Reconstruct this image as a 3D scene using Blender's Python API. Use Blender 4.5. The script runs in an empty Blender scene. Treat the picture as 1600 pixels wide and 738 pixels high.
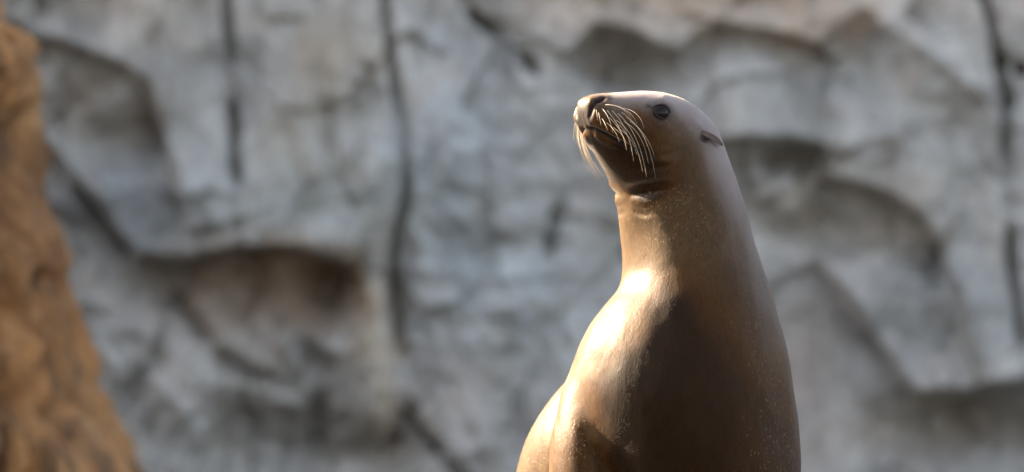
import bpy, bmesh, math, random
import numpy as np
from mathutils import Vector, Matrix, noise as mnoise

sc = bpy.context.scene
COL = sc.collection
R = math.radians

# ------------------------------------------------------------------ camera
S = 0.00115            # metres per photo pixel at the animal's distance
CZ = 0.806             # camera height above the plinth top
DIST = 10.2222
cam = bpy.data.cameras.new('camera')
cam_o = bpy.data.objects.new('camera', cam)
COL.objects.link(cam_o)
sc.camera = cam_o
cam.lens = 200
cam.sensor_width = 36
cam.clip_start = 0.5
cam.clip_end = 3000
cam_o.location = (0, -DIST, CZ)
cam_o.rotation_euler = (R(90), 0, 0)
cam.dof.use_dof = True
cam.dof.focus_distance = DIST - 0.12
cam.dof.aperture_fstop = 2.5

# ------------------------------------------------------------------ light
SUN_EL, SUN_BACK = 28.0, 31.0       # elevation, degrees behind the picture plane, from the left
w = bpy.data.worlds.new('World')
sc.world = w
w.use_nodes = True
wn = w.node_tree.nodes
sky = wn.new('ShaderNodeTexSky')
sky.sky_type = 'NISHITA'
sky.sun_disc = False
sky.sun_elevation = R(SUN_EL)
sky.sun_rotation = R(-(90 - SUN_BACK))
sky.air_density = 0.9
sky.dust_density = 3.0
sky.ozone_density = 0.8
hs = wn.new('ShaderNodeHueSaturation')      # hazy, pale sky
hs.inputs['Saturation'].default_value = 0.62
w.node_tree.links.new(sky.outputs[0], hs.inputs['Color'])
w.node_tree.links.new(hs.outputs[0], wn['Background'].inputs[0])
wn['Background'].inputs[1].default_value = 0.07
sun = bpy.data.lights.new('sun', 'SUN')
sun.energy = 5.0
sun.angle = R(0.5)
sun.color = (1.0, 0.80, 0.54)
sun_o = bpy.data.objects.new('sun', sun)
COL.objects.link(sun_o)
sdir = Vector((-math.cos(R(SUN_EL)) * math.cos(R(SUN_BACK)), math.cos(R(SUN_EL)) * math.sin(R(SUN_BACK)), math.sin(R(SUN_EL))))
sun_o.rotation_euler = sdir.to_track_quat('Z', 'Y').to_euler()
sun_o.location = sdir * 30
sc.view_settings.view_transform = 'Standard'
sc.view_settings.look = 'None'
sc.view_settings.exposure = 3.15
sc.view_settings.gamma = 1

# ------------------------------------------------------------------ helpers
def P(px, py, y=0.0):
    """photo pixel -> point at depth y (y = 0 is the animal's plane)"""
    k = S * (DIST + y) / DIST
    return Vector(((px - 800) * k, y, CZ + (369 - py) * k))

def to_px(co, k=S):
    """world points (n,3) -> photo pixels at their own depth"""
    kk = S * (DIST + co[:, 1]) / DIST
    return 800 + co[:, 0] / kk, 369 - (co[:, 2] - CZ) / kk

def link(name, me, mat=None, parent=None):
    o = bpy.data.objects.new(name, me)
    COL.objects.link(o)
    if mat is not None:
        me.materials.append(mat)
    if parent is not None:
        o.parent = parent
    return o

def tag(o, label=None, cat=None, group=None, kind=None):
    for k, v in (('label', label), ('category', cat), ('group', group), ('kind', kind)):
        if v:
            o[k] = v
    return o

def mesh(name, v, f, smooth=True):
    me = bpy.data.meshes.new(name)
    me.from_pydata([tuple(p) for p in v], [], f)
    me.validate()
    me.polygons.foreach_set('use_smooth', [smooth] * len(me.polygons))
    me.update()
    return me

def cat_interp(keys, n):
    """Catmull-Rom through rows of keys, n steps per interval"""
    K = np.array(keys, float)
    out = []
    m = len(K)
    for i in range(m - 1):
        p0, p1, p2, p3 = K[max(i - 1, 0)], K[i], K[i + 1], K[min(i + 2, m - 1)]
        for j in range(n):
            t = j / n
            out.append(0.5 * ((2 * p1) + (-p0 + p2) * t + (2 * p0 - 5 * p1 + 4 * p2 - p3) * t * t + (-p0 + 3 * p1 - 3 * p2 + p3) * t ** 3))
    out.append(K[-1])
    return np.array(out)

def seg_dist(px, py, line):
    """distance to a polyline and side (positive = left of travel in image axes with y down -> above for left-to-right lines)"""
    best = np.full(px.shape, 1e9)
    side = np.zeros(px.shape)
    along = np.zeros(px.shape)
    L = 0.0
    tot = sum(math.hypot(b[0] - a[0], b[1] - a[1]) for a, b in zip(line[:-1], line[1:]))
    for a, b in zip(line[:-1], line[1:]):
        dx, dy = b[0] - a[0], b[1] - a[1]
        l2 = dx * dx + dy * dy
        t = np.clip(((px - a[0]) * dx + (py - a[1]) * dy) / l2, 0, 1)
        ex, ey = px - (a[0] + t * dx), py - (a[1] + t * dy)
        d = np.hypot(ex, ey)
        cr = dx * (py - a[1]) - dy * (px - a[0])
        m = d < best
        best = np.where(m, d, best)
        side = np.where(m, -np.sign(cr), side)
        along = np.where(m, (L + t * math.sqrt(l2)) / tot, along)
        L += math.sqrt(l2)
    return best, side, along

# value noise in numpy (2-D / 3-D), good enough for relief
_rng = np.random.RandomState(7)
_perm = _rng.permutation(512)
_val = _rng.rand(512) * 2 - 1
def vnoise(x, y, z=None):
    z = np.zeros_like(x) if z is None else z
    xi, yi, zi = np.floor(x).astype(int), np.floor(y).astype(int), np.floor(z).astype(int)
    fx, fy, fz = x - xi, y - yi, z - zi
    u, v, q = [t * t * t * (t * (t * 6 - 15) + 10) for t in (fx, fy, fz)]
    def h(a, b, c):
        return _val[_perm[(_perm[(_perm[a & 511] + b) & 511] + c) & 511]]
    r = 0
    for a in (0, 1):
        for b in (0, 1):
            for c in (0, 1):
                r = r + h(xi + a, yi + b, zi + c) * (u if a else 1 - u) * (v if b else 1 - v) * (q if c else 1 - q)
    return r
def fbm(x, y, z=None, o=4, gain=0.5):
    r, a, s = 0, 1.0, 1.0
    for i in range(o):
        r = r + a * vnoise(x * s + 17.3 * i, y * s + 5.1 * i, None if z is None else z * s + 9.7 * i)
        a *= gain
        s *= 2.03
    return r

# ------------------------------------------------------------------ materials
def new_mat(name):
    m = bpy.data.materials.new(name)
    m.use_nodes = True
    nt = m.node_tree
    return m, nt, nt.nodes, nt.links, nt.nodes['Principled BSDF']

def ramp(N, stops, interp='LINEAR'):
    r = N.new('ShaderNodeValToRGB')
    r.color_ramp.interpolation = interp
    e = r.color_ramp.elements
    while len(e) < len(stops):
        e.new(0.5)
    for k, (p, c) in zip(e, stops):
        k.position = p
        k.color = (*c, 1) if len(c) == 3 else c
    return r

def noise_n(N, L, vec, scale, detail=6, rough=0.55, dist=0.0):
    n = N.new('ShaderNodeTexNoise')
    n.inputs['Scale'].default_value = scale
    n.inputs['Detail'].default_value = detail
    n.inputs['Roughness'].default_value = rough
    n.inputs['Distortion'].default_value = dist
    L.new(vec, n.inputs['Vector'])
    return n

def mapping(N, L, vec, scale, rot=(0, 0, 0)):
    m = N.new('ShaderNodeMapping')
    m.inputs['Scale'].default_value = scale
    m.inputs['Rotation'].default_value = rot
    L.new(vec, m.inputs['Vector'])
    return m.outputs[0]

def mixc(N, L, fac, a, b, mode='MIX'):
    m = N.new('ShaderNodeMix')
    m.data_type = 'RGBA'
    m.blend_type = mode
    for sock, v in ((m.inputs[0], fac), (m.inputs[6], a), (m.inputs[7], b)):
        if isinstance(v, (int, float)):
            sock.default_value = v
        elif isinstance(v, tuple):
            sock.default_value = (*v, 1)
        else:
            L.new(v, sock)
    return m.outputs[2]

def bump(N, L, h, strength, dist, nrm=None):
    b = N.new('ShaderNodeBump')
    b.inputs['Strength'].default_value = strength
    b.inputs['Distance'].default_value = dist
    L.new(h, b.inputs['Height'])
    if nrm is not None:
        L.new(nrm, b.inputs['Normal'])
    return b.outputs[0]

def rock_mat(name, cols, stain, stain2, wash_shade=False, streak=(5.5, 0.9, 0.52, 0.72, 0.62)):
    m, nt, N, L, B = new_mat(name)
    tc = N.new('ShaderNodeTexCoord').outputs['Object']
    n1 = noise_n(N, L, tc, 1.7, 7, 0.6, 0.4)
    r1 = ramp(N, [(0.3, cols[0]), (0.5, cols[1]), (0.7, cols[2])])
    L.new(n1.outputs[0], r1.inputs[0])
    col = r1.outputs[0]
    # vertical weathering streaks
    st = noise_n(N, L, mapping(N, L, tc, (streak[0], streak[0], streak[1])), 1.0, 8, 0.65, 0.6)
    r2 = ramp(N, [(streak[2], (0, 0, 0)), (streak[3], (1, 1, 1))])
    L.new(st.outputs[0], r2.inputs[0])
    mf = N.new('ShaderNodeMath'); mf.operation = 'MULTIPLY'; mf.inputs[1].default_value = streak[4]
    L.new(r2.outputs[0], mf.inputs[0])
    col = mixc(N, L, mf.outputs[0], col, stain)
    n3 = noise_n(N, L, tc, 4.6, 6, 0.6, 0.8)
    r3 = ramp(N, [(0.56, (0, 0, 0)), (0.74, (1, 1, 1))])
    L.new(n3.outputs[0], r3.inputs[0])
    mf2 = N.new('ShaderNodeMath'); mf2.operation = 'MULTIPLY'; mf2.inputs[1].default_value = 0.6
    L.new(r3.outputs[0], mf2.inputs[0])
    col = mixc(N, L, mf2.outputs[0], col, stain2)
    fine = noise_n(N, L, tc, 26, 8, 0.7)
    r4 = ramp(N, [(0.25, (0.72, 0.72, 0.72)), (0.75, (1.22, 1.22, 1.22))])
    L.new(fine.outputs[0], r4.inputs[0])
    col = mixc(N, L, 1.0, col, r4.outputs[0], 'MULTIPLY')
    if wash_shade:
        wa = N.new('ShaderNodeAttribute'); wa.attribute_name = 'wash_shade'
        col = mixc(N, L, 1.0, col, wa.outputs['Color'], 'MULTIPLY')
    L.new(col, B.inputs['Base Color'])
    B.inputs['Roughness'].default_value = 0.85
    nb = bump(N, L, fine.outputs[0], 0.8, 0.02)
    nb = bump(N, L, n3.outputs[0], 0.6, 0.05, nb)
    L.new(nb, B.inputs['Normal'])
    return m

MAT_WALL = rock_mat('grey_carved_rock', ((0.37, 0.345, 0.305), (0.485, 0.45, 0.40), (0.59, 0.55, 0.50)), (0.25, 0.22, 0.18), (0.44, 0.335, 0.25), True)
MAT_BROWN = rock_mat('ochre_rock', ((0.25, 0.108, 0.036), (0.46, 0.215, 0.072), (0.60, 0.335, 0.14)), (0.06, 0.034, 0.018), (0.30, 0.20, 0.12), False, (11.0, 0.45, 0.46, 0.62, 0.85))
MAT_GROUND = rock_mat('dark_wet_rock', ((0.016, 0.016, 0.017), (0.026, 0.025, 0.024), (0.038, 0.035, 0.032)), (0.014, 0.014, 0.013), (0.038, 0.031, 0.024))

# ------------------------------------------------------------------ ground
def ground():
    xs = np.concatenate([-np.geomspace(900, 12, 14), np.linspace(-11, 11, 60), np.geomspace(12, 900, 14)])
    ys = np.concatenate([-np.geomspace(900, 16, 14), np.linspace(-15, 12, 70), np.geomspace(13, 900, 14)])
    X, Y = np.meshgrid(xs, ys)
    Z = -0.62 + 0.07 * fbm(X * 0.8, Y * 0.8, None, 4)
    n, m = len(xs), len(ys)
    v = np.stack([X, Y, Z], -1).reshape(-1, 3)
    f = [(j * n + i, j * n + i + 1, (j + 1) * n + i + 1, (j + 1) * n + i) for j in range(m - 1) for i in range(n - 1)]
    tag(link('ground', mesh('ground', v, f), MAT_GROUND), kind='structure')
ground()

# ------------------------------------------------------------------ rock wall
WALL_Y = 6.0
def ledge(px, py, line, h, wa, wb, fade=0.12, drop=0.35):
    """rock stands proud by h above/left of the line and falls away sharply below it"""
    d, s, a = seg_dist(px, py, line)
    e = np.clip(np.minimum(a, 1 - a) / fade, 0, 1)
    endd = e * e * (3 - 2 * e)
    sd = d * s
    up = h * np.exp(-np.maximum(sd, 0) / wa)
    dn = -h * drop * np.exp(-np.maximum(-sd, 0) / wb)
    t = np.clip(sd / (24 + 14 * vnoise(px / 60 + 8, py / 60)) + 0.5, 0, 1)
    t = t * t * (3 - 2 * t)
    far = np.exp(-np.minimum(d, 1e4) / (wa + wb))
    return 0.48 * (dn + (up - dn) * t) * np.maximum(endd, 0.0) * np.where(d < 500, 1, 0)

def crack(px, py, line, depth, wdt, fade=0.08):
    wob = 3 * vnoise(px / 40, py / 40)
    d, s, a = seg_dist(px + wob, py + 0.7 * wob, line)
    e = np.clip(np.minimum(a, 1 - a) / fade, 0, 1)
    k = 0.6 + 0.9 * vnoise(a * 7 + depth * 100, a * 0)
    return -0.75 * depth * np.exp(-(d / (0.8 * wdt)) ** 2) * (0.25 + 0.75 * e) * np.clip(k, 0.2, 1.3)

def blob(px, py, cx, cy, rx, ry, h, ang=0.0):
    c, s = math.cos(R(ang)), math.sin(R(ang))
    u = ((px - cx) * c + (py - cy) * s) / rx
    v = (-(px - cx) * s + (py - cy) * c) / ry
    return 0.75 * h * np.exp(-(u * u + v * v) ** 1.3)

def wall_height(px, py):
    wx = px + 5 * vnoise(px / 130, py / 130 + 40)
    wy = py + 5 * vnoise(px / 110 + 60, py / 110)
    h = 0.10 * fbm(px / 420, py / 420, None, 3) + 0.016 * fbm(px / 90, py / 110, None, 4)
    a = (wx, wy)
    # upper left scoop and the shelf under it
    h += ledge(*a, [(10, 30), (60, 62), (125, 85), (190, 108), (228, 132), (248, 190), (272, 262), (300, 380)], 0.16, 150, 95, 0.05, 0.9)
    h += ledge(*a, [(60, 205), (85, 240), (120, 282), (160, 330), (190, 375), (215, 402), (300, 412), (380, 392), (470, 396), (565, 425)], 0.22, 210, 130, 0.05, 0.75)
    h += crack(*a, [(75, 225), (120, 285), (160, 332), (190, 376), (215, 402)], 0.10, 11)
    h += blob(*a, 420, 440, 170, 45, -0.09)
    h += blob(*a, 515, 445, 50, 38, -0.16)
    h += blob(*a, 255, 440, 60, 50, -0.14)
    h += blob(*a, 585, 520, 26, 190, 0.10, 2)
    h += crack(*a, [(250, 445), (300, 500), (345, 560), (400, 590), (455, 602)], 0.12, 17)
    h += blob(*a, 285, 590, 60, 110, 0.10, 20)
    h += blob(*a, 470, 560, 70, 70, 0.09, -25)
    h += blob(*a, 420, 680, 110, 60, -0.10)
    h += crack(*a, [(360, 500), (430, 560), (480, 640), (520, 740)], 0.07, 15)
    # vertical fissures
    h += crack(*a, [(348, -80), (352, 60), (358, 150), (366, 230), (376, 320), (381, 395)], 0.16, 9)
    h += crack(*a, [(596, -80), (606, 40), (618, 110), (630, 190), (634, 290), (628, 345), (616, 410), (612, 470), (622, 530), (636, 590)], 0.12, 9)
    h += blob(*a, 622, 500, 15, 55, -0.10)
    h += crack(*a, [(500, 60), (505, 170), (520, 240), (560, 330)], 0.06, 14)
    h += crack(*a, [(715, -20), (740, 22), (762, 42), (785, 66), (815, 88), (842, 118)], 0.18, 10)
    h += crack(*a, [(700, 60), (670, 120), (648, 180)], 0.05, 13)
    h += blob(*a, 750, 200, 90, 160, 0.09)
    h += ledge(*a, [(735, 395), (765, 374), (790, 372), (815, 392)], 0.09, 60, 30, 0.2)
    h += crack(*a, [(878, 300), (862, 345), (850, 400)], 0.11, 13)
    h += crack(*a, [(640, 660), (680, 700), (720, 745), (760, 800)], 0.12, 13)
    h += crack(*a, [(575, 740), (600, 705), (640, 640)], 0.10, 15)
    h += blob(*a, 800, 470, 70, 60, 0.07)
    h += blob(*a, 720, 640, 120, 60, -0.06, 35)
    # behind the head
    h += ledge(*a, [(880, 110), (905, 72), (930, 46), (985, 56), (1040, 82), (1068, 80), (1092, 52), (1130, 40), (1200, 52), (1275, 74), (1320, 40), (1370, 10)], 0.17, 110, 80, 0.05, 0.9)
    h += blob(*a, 975, 100, 62, 40, -0.17)
    h += blob(*a, 1165, 140, 85, 75, 0.12)
    h += ledge(*a, [(1060, 235), (1130, 225), (1180, 222), (1235, 226), (1290, 240), (1300, 265)], 0.16, 90, 40, 0.1, 0.9)
    h += blob(*a, 1235, 246, 46, 17, -0.17)
    h += blob(*a, 1235, 305, 48, 45, 0.13)
    h += crack(*a, [(1160, 300), (1190, 270), (1225, 252)], 0.08, 14)
    h += ledge(*a, [(1345, 30), (1400, 62), (1460, 100), (1520, 150), (1550, 190)], 0.06, 90, 60, 0.1)
    h += ledge(*a, [(1270, 275), (1330, 290), (1390, 308), (1440, 345), (1470, 400), (1495, 470), (1515, 560), (1530, 620)], 0.16, 150, 95, 0.06, 0.9)
    h += ledge(*a, [(1285, 400), (1305, 445), (1345, 505), (1385, 560), (1428, 610), (1500, 622), (1570, 606), (1680, 590)], 0.22, 190, 130, 0.06, 0.8)
    h += crack(*a, [(1300, 440), (1350, 510), (1390, 562), (1430, 610)], 0.09, 11)
    h += blob(*a, 1500, 650, 120, 45, -0.16)
    h += crack(*a, [(1536, -80), (1552, 60), (1566, 130), (1574, 220), (1580, 350), (1592, 480), (1600, 600)], 0.15, 9)
    h += crack(*a, [(1556, 88), (1580, 104), (1640, 122)], 0.17, 12)
    h += blob(*a, 1260, 560, 80, 120, -0.06)
    # angular facets of the cast rock
    fr = np.random.RandomState(21)
    seeds = [(gx * 150 + fr.uniform(-60, 60), gy * 135 + fr.uniform(-55, 55)) for gx in range(-2, 14) for gy in range(-2, 7)]
    best = np.full(px.shape, 1e9); fh = np.zeros(px.shape)
    q1 = px + 16 * fbm(px / 70, py / 70 + 5, None, 3); q2 = py + 16 * fbm(px / 70 + 50, py / 70, None, 3)
    for sx_, sy_ in seeds:
        a1, a2, a3 = fr.uniform(-0.45, 0.45), fr.uniform(-0.45, 0.35), fr.uniform(-0.015, 0.015)
        dd = np.hypot((q1 - sx_) + 0.35 * (q2 - sy_), (q2 - sy_) * 0.8)
        hh = a3 + (a1 * (px - sx_) + a2 * (py - sy_)) * 0.0009
        mk = dd < best
        best = np.where(mk, dd, best); fh = np.where(mk, hh, fh)
    h += fh
    # broken ground under the long shelf
    jm = np.exp(-(((px - 400) / 230) ** 2 + ((py - 600) / 190) ** 2) ** 2) + 0.6 * np.exp(-(((px - 1500) / 180) ** 2 + ((py - 720) / 110) ** 2) ** 2)
    h += 0.085 * jm * (0.4 - np.abs(fbm((px + 0.5 * py) / 85 + 4, (py - 0.4 * px) / 130, None, 3)))
    # undercut and up-tilted slabs
    def tilt(cx, cy, rx, ry, k, ang=0):
        c, s_ = math.cos(R(ang)), math.sin(R(ang))
        u = ((wx - cx) * c + (wy - cy) * s_) / rx
        v = (-(wx - cx) * s_ + (wy - cy) * c) / ry
        return -0.85 * k * v * np.exp(-(u * u + v * v) ** 1.6)
    for q in ((165, 170, 125, 85, 0.17, 22), (250, 330, 70, 70, 0.08, 30), (985, 95, 85, 48, 0.14), (1215, 240, 110, 40, 0.12), (1375, 345, 110, 70, 0.17, 25), (1430, 480, 110, 90, 0.10, 40), (400, 480, 200, 95, 0.15), (1510, 655, 150, 60, 0.16),
              (1260, 520, 90, 110, 0.08), (440, 640, 150, 90, 0.10), (230, 30, 180, 50, -0.06), (1150, 15, 220, 40, -0.06), (790, 450, 130, 90, -0.06), (560, 120, 80, 90, 0.06), (1440, 130, 130, 60, 0.09, 30), (600, 690, 150, 60, 0.08)):
        h += tilt(*q)
    # fine tooling of the surface
    h += 0.012 * fbm(px / 26, py / 34, None, 3)
    lay = np.sin(py / 9 + 3 * vnoise(px / 150, py / 60))
    h += 0.006 * lay * np.clip(vnoise(px / 210 + 3, py / 150) + 0.2, 0, 1)
    return h

def rock_wall():
    k = S * (DIST + WALL_Y) / DIST
    px = np.concatenate([np.linspace(-3800, -260, 70), np.arange(-240, 1841, 5.0), np.linspace(1870, 5400, 70)])
    py = np.concatenate([np.linspace(-1500, -220, 40), np.arange(-200, 801, 5.0), np.linspace(812, 1040, 14)])
    X, Yp = np.meshgrid(px, py)
    H = wall_height(X, Yp)
    out = np.clip(np.maximum(np.maximum(-200 - X, X - 1800), np.maximum(-160 - Yp, 0)) / 300, 0, 1)
    rid = 0.28 * (0.5 - np.abs(fbm(X / 330 + 9, Yp / 380, None, 3))) + 0.05 * fbm(X / 80, Yp / 80, None, 3)
    H = H + out * rid
    H -= 0.9 * np.clip((-Yp - 1000) / 500, 0, 1) ** 2          # top rounds back
    xs = (X - 800) * k
    zs = CZ + (369 - Yp) * k
    ys = WALL_Y - H
    n, m = len(px), len(py)
    v = np.stack([xs, ys, zs], -1).reshape(-1, 3).tolist()
    f = [(j * n + i, (j + 1) * n + i, (j + 1) * n + i + 1, j * n + i + 1) for j in range(m - 1) for i in range(n - 1)]
    # solid back
    border = [i for i in range(n)] + [j * n + n - 1 for j in range(1, m)] + [(m - 1) * n + i for i in range(n - 2, -1, -1)] + [j * n for j in range(m - 2, 0, -1)]
    base = len(v)
    for b in border:
        v.append([v[b][0], WALL_Y + 2.2, v[b][2]])
    nb = len(border)
    for i in range(nb):
        j = (i + 1) % nb
        f.append((border[i], border[j], base + j, base + i))
    f.append(tuple(base + i for i in range(nb)))
    me = mesh('rock_wall', v, f)
    # washes of colour in the cast rock, with shade painted into the hollows
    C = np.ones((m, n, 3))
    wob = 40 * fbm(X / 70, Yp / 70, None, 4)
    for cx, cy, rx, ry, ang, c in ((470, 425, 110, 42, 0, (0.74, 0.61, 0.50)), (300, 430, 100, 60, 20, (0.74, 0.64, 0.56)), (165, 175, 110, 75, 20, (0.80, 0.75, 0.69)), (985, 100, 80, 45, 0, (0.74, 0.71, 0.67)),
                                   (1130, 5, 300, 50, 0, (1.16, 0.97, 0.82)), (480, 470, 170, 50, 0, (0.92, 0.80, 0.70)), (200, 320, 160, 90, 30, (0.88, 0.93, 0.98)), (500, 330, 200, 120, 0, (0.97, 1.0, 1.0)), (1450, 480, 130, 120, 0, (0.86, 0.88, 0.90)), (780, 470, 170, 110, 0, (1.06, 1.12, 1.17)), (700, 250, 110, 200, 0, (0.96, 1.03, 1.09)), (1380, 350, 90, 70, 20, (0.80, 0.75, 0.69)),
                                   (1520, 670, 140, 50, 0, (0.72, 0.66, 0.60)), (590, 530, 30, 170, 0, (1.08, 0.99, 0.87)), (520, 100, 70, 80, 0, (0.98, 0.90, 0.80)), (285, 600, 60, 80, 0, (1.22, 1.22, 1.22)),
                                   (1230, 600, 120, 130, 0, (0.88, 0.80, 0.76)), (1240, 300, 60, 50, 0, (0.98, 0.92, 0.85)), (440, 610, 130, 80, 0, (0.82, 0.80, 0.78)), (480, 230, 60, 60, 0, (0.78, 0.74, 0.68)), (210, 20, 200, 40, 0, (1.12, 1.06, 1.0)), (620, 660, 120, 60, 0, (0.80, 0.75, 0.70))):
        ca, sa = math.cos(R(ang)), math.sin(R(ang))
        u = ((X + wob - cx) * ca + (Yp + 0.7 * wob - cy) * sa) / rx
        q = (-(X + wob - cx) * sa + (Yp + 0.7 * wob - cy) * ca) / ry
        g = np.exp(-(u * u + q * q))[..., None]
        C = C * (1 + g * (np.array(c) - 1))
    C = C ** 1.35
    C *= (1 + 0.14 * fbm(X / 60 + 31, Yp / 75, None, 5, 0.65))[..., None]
    ca_ = np.ones((len(v), 4)); ca_[:m * n, :3] = C.reshape(-1, 3)
    at = me.attributes.new('wash_shade', 'FLOAT_COLOR', 'POINT')
    at.data.foreach_set('color', ca_.ravel())
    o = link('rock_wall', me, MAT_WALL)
    tag(o, 'tall grey carved rock wall with long cracks and shadowed ledges behind the sea lion', 'rock wall')
rock_wall()

# ------------------------------------------------------------------ ochre rock pillar
def brown_rock():
    yb = 4.3
    edge = [(-420, -150), (-330, -80), (-240, -52), (-160, -10), (-90, 2), (-40, 6), (0, 10), (35, 24), (50, 52), (66, 68), (90, 71), (118, 72), (145, 68), (170, 60),
            (205, 66), (250, 72), (300, 77), (350, 86), (400, 100), (450, 116), (500, 136), (580, 166), (650, 192), (738, 226), (850, 262), (980, 300), (1080, 320), (1150, 330)]
    E_ = cat_interp(edge, 8)
    E_[:, 1] -= np.interp(E_[:, 0], [0, 120, 400], [26, 12, 6])
    nr, na = len(E_), 380
    v, f = [], []
    for i, (py, xr) in enumerate(E_):
        xl = -760 - 0.12 * (py - 400) if i > 0 else -300
        top = min(1.0, (py + 420) / 260.0)
        xl = -150 - (abs(xl) - 150) * math.sqrt(max(top, 0.0))
        cx, rx = (xr + xl) / 2, (xr - xl) / 2
        for j in range(na):
            t = 2 * math.pi * j / na
            c, s = math.cos(t), math.sin(t)
            ux = math.copysign(abs(c) ** 0.75, c)
            uy = math.copysign(abs(s) ** 0.75, s)
            v.append((cx + rx * ux, py, yb + 0.62 * uy * (0.35 + 0.65 * math.sqrt(max(top, 0.02)))))
    v = np.array(v)
    k = S * (DIST + yb) / DIST
    W = np.stack([(v[:, 0] - 800) * k, v[:, 2], CZ + (369 - v[:, 1]) * k], -1)
    cxy = np.stack([np.repeat(W.reshape(nr, na, 3)[:, :, 0].mean(1), na), np.full(len(W), yb)], -1)
    rad = W[:, :2] - cxy
    rad /= np.linalg.norm(rad, axis=1)[:, None] + 1e-9
    ang = np.arctan2(rad[:, 1], rad[:, 0])
    wob = 0.25 * fbm(W[:, 0] * 3, W[:, 2] * 1.6, W[:, 1] * 3, 3)
    groove = np.abs(vnoise(W[:, 0] * 9 + 2 * wob, W[:, 2] * 1.3, W[:, 1] * 9))
    d = -0.10 * np.exp(-(groove / 0.15) ** 2) + 0.07 * fbm(W[:, 0] * 5, W[:, 2] * 3.2, W[:, 1] * 5, 4) + 0.02 * fbm(W[:, 0] * 28, W[:, 2] * 20, W[:, 1] * 28, 3)
    ppx = v[:, 0]; ppy = v[:, 1]
    front = (rad[:, 1] < 0.3)
    for ln, dp, wd in (([(60, 180), (52, 300), (44, 420), (36, 560), (40, 738)], 0.20, 15), ([(98, 440), (118, 500), (140, 560), (160, 640)], 0.18, 15), ([(-5, 150), (10, 240), (4, 330)], 0.12, 18), ([(66, 480), (74, 600), (92, 760)], 0.10, 14)):
        dd, _, _ = seg_dist(ppx, ppy, ln)
        d -= front * dp * np.exp(-(dd / wd) ** 2)
    amp = np.clip(1.0 - 0.55 * np.abs(np.cos(ang)) ** 6 * (np.cos(ang) > 0), 0, 1)
    W[:, :2] += rad * (d * amp)[:, None]
    for i in range(nr - 1):
        for j in range(na):
            f.append((i * na + j, (i + 1) * na + j, (i + 1) * na + (j + 1) % na, i * na + (j + 1) % na))
    f.append(tuple(range(na)))
    f.append(tuple(reversed(range((nr - 1) * na, nr * na))))
    o = link('ochre_rock', mesh('ochre_rock', W, f), MAT_BROWN)
    tag(o, 'rough orange brown rock pillar with dark vertical grooves in front of the grey wall', 'rock')
brown_rock()

# ------------------------------------------------------------------ plinth the animal sits on
def plinth():
    bm = bmesh.new()
    bmesh.ops.create_icosphere(bm, subdivisions=6, radius=1)
    co = np.array([v.co for v in bm.verts])
    sg = np.sign(co) * np.abs(co) ** 0.55
    sg /= np.abs(sg).max(0)
    C = np.array([0.22, 0.42, -0.46])
    Wd = sg * np.array([1.25, 1.35, 0.46]) + C
    nz = fbm(Wd[:, 0] * 2.2, Wd[:, 1] * 2.2, Wd[:, 2] * 2.2, 4)
    topm = np.clip((Wd[:, 2] + 0.25) / 0.25, 0, 1)
    Wd[:, :2] += (co[:, :2]) * (0.12 * nz)[:, None]
    Wd[:, 2] += 0.05 * nz * (1 - topm) + 0.012 * nz * topm - 0.006
    for v, c in zip(bm.verts, Wd):
        v.co = c
    me = bpy.data.meshes.new('basking_rock')
    bm.to_mesh(me)
    bm.free()
    me.polygons.foreach_set('use_smooth', [True] * len(me.polygons))
    o = link('basking_rock', me, MAT_GROUND)
    tag(o, 'low dark rock the sea lion sits upright on', 'rock')
plinth()

# ------------------------------------------------------------------ sea lion
# rings: lower/left point, upper/right point (photo px), their depths, half width, yaw of the section
RINGS = [
    #  Lx   Ly    Rx    Ry    yL     yR     a      psi
    (1010, 905, 1190, 905, 0.02, 0.02, 0.10, 0),
    (985, 850, 1232, 850, 0.01, 0.01, 0.165, 0),
    (962, 790, 1248, 790, 0.00, 0.00, 0.195, 0),
    (936, 738, 1251, 738, 0.00, 0.00, 0.205, 0),
    (912, 700, 1249, 694, 0.00, 0.00, 0.208, 0),
    (894, 655, 1245, 645, 0.00, 0.00, 0.208, 0),
    (884, 610, 1239, 600, 0.00, 0.00, 0.205, 0),
    (898, 560, 1231, 553, 0.00, 0.00, 0.197, 0),
    (922, 510, 1219, 508, 0.00, 0.00, 0.182, 0),
    (946, 477, 1208, 468, 0.00, 0.00, 0.165, 0),
    (965, 453, 1197, 433, 0.00, 0.00, 0.150, 0),
    (972, 430, 1185, 398, 0.00, 0.00, 0.138, 2),
    (973, 402, 1175, 366, -0.005, 0.00, 0.128, 5),
    (971, 372, 1166, 333, -0.012, 0.00, 0.120, 9),
    (968, 342, 1155, 304, -0.022, 0.00, 0.113, 13),
    (966, 316, 1145, 277, -0.032, 0.005, 0.107, 17),
    (961, 294, 1134, 250, -0.042, 0.010, 0.102, 20),
    (951, 272, 1125, 226, -0.052, 0.015, 0.097, 23),
    (941, 255, 1114, 200, -0.060, 0.015, 0.091, 25),
    (933, 241, 1096, 178, -0.068, 0.010, 0.085, 26),
    (926, 230, 1070, 158, -0.076, -0.005, 0.078, 27),
    (921, 221, 1038, 146, -0.083, -0.022, 0.069, 27),
    (916, 212, 1006, 143, -0.090, -0.042, 0.059, 27),
    (913, 204, 974, 145, -0.095, -0.062, 0.051, 27),
    (911, 197, 950, 147, -0.099, -0.076, 0.044, 27),
    (909, 189, 933, 148, -0.102, -0.087, 0.037, 27),
    (908, 180, 920, 151, -0.105, -0.096, 0.028, 27),
    (908, 173, 914, 157, -0.107, -0.104, 0.017, 27),
    (909, 169, 910, 164, -0.108, -0.108, 0.006, 27),
]

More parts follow.
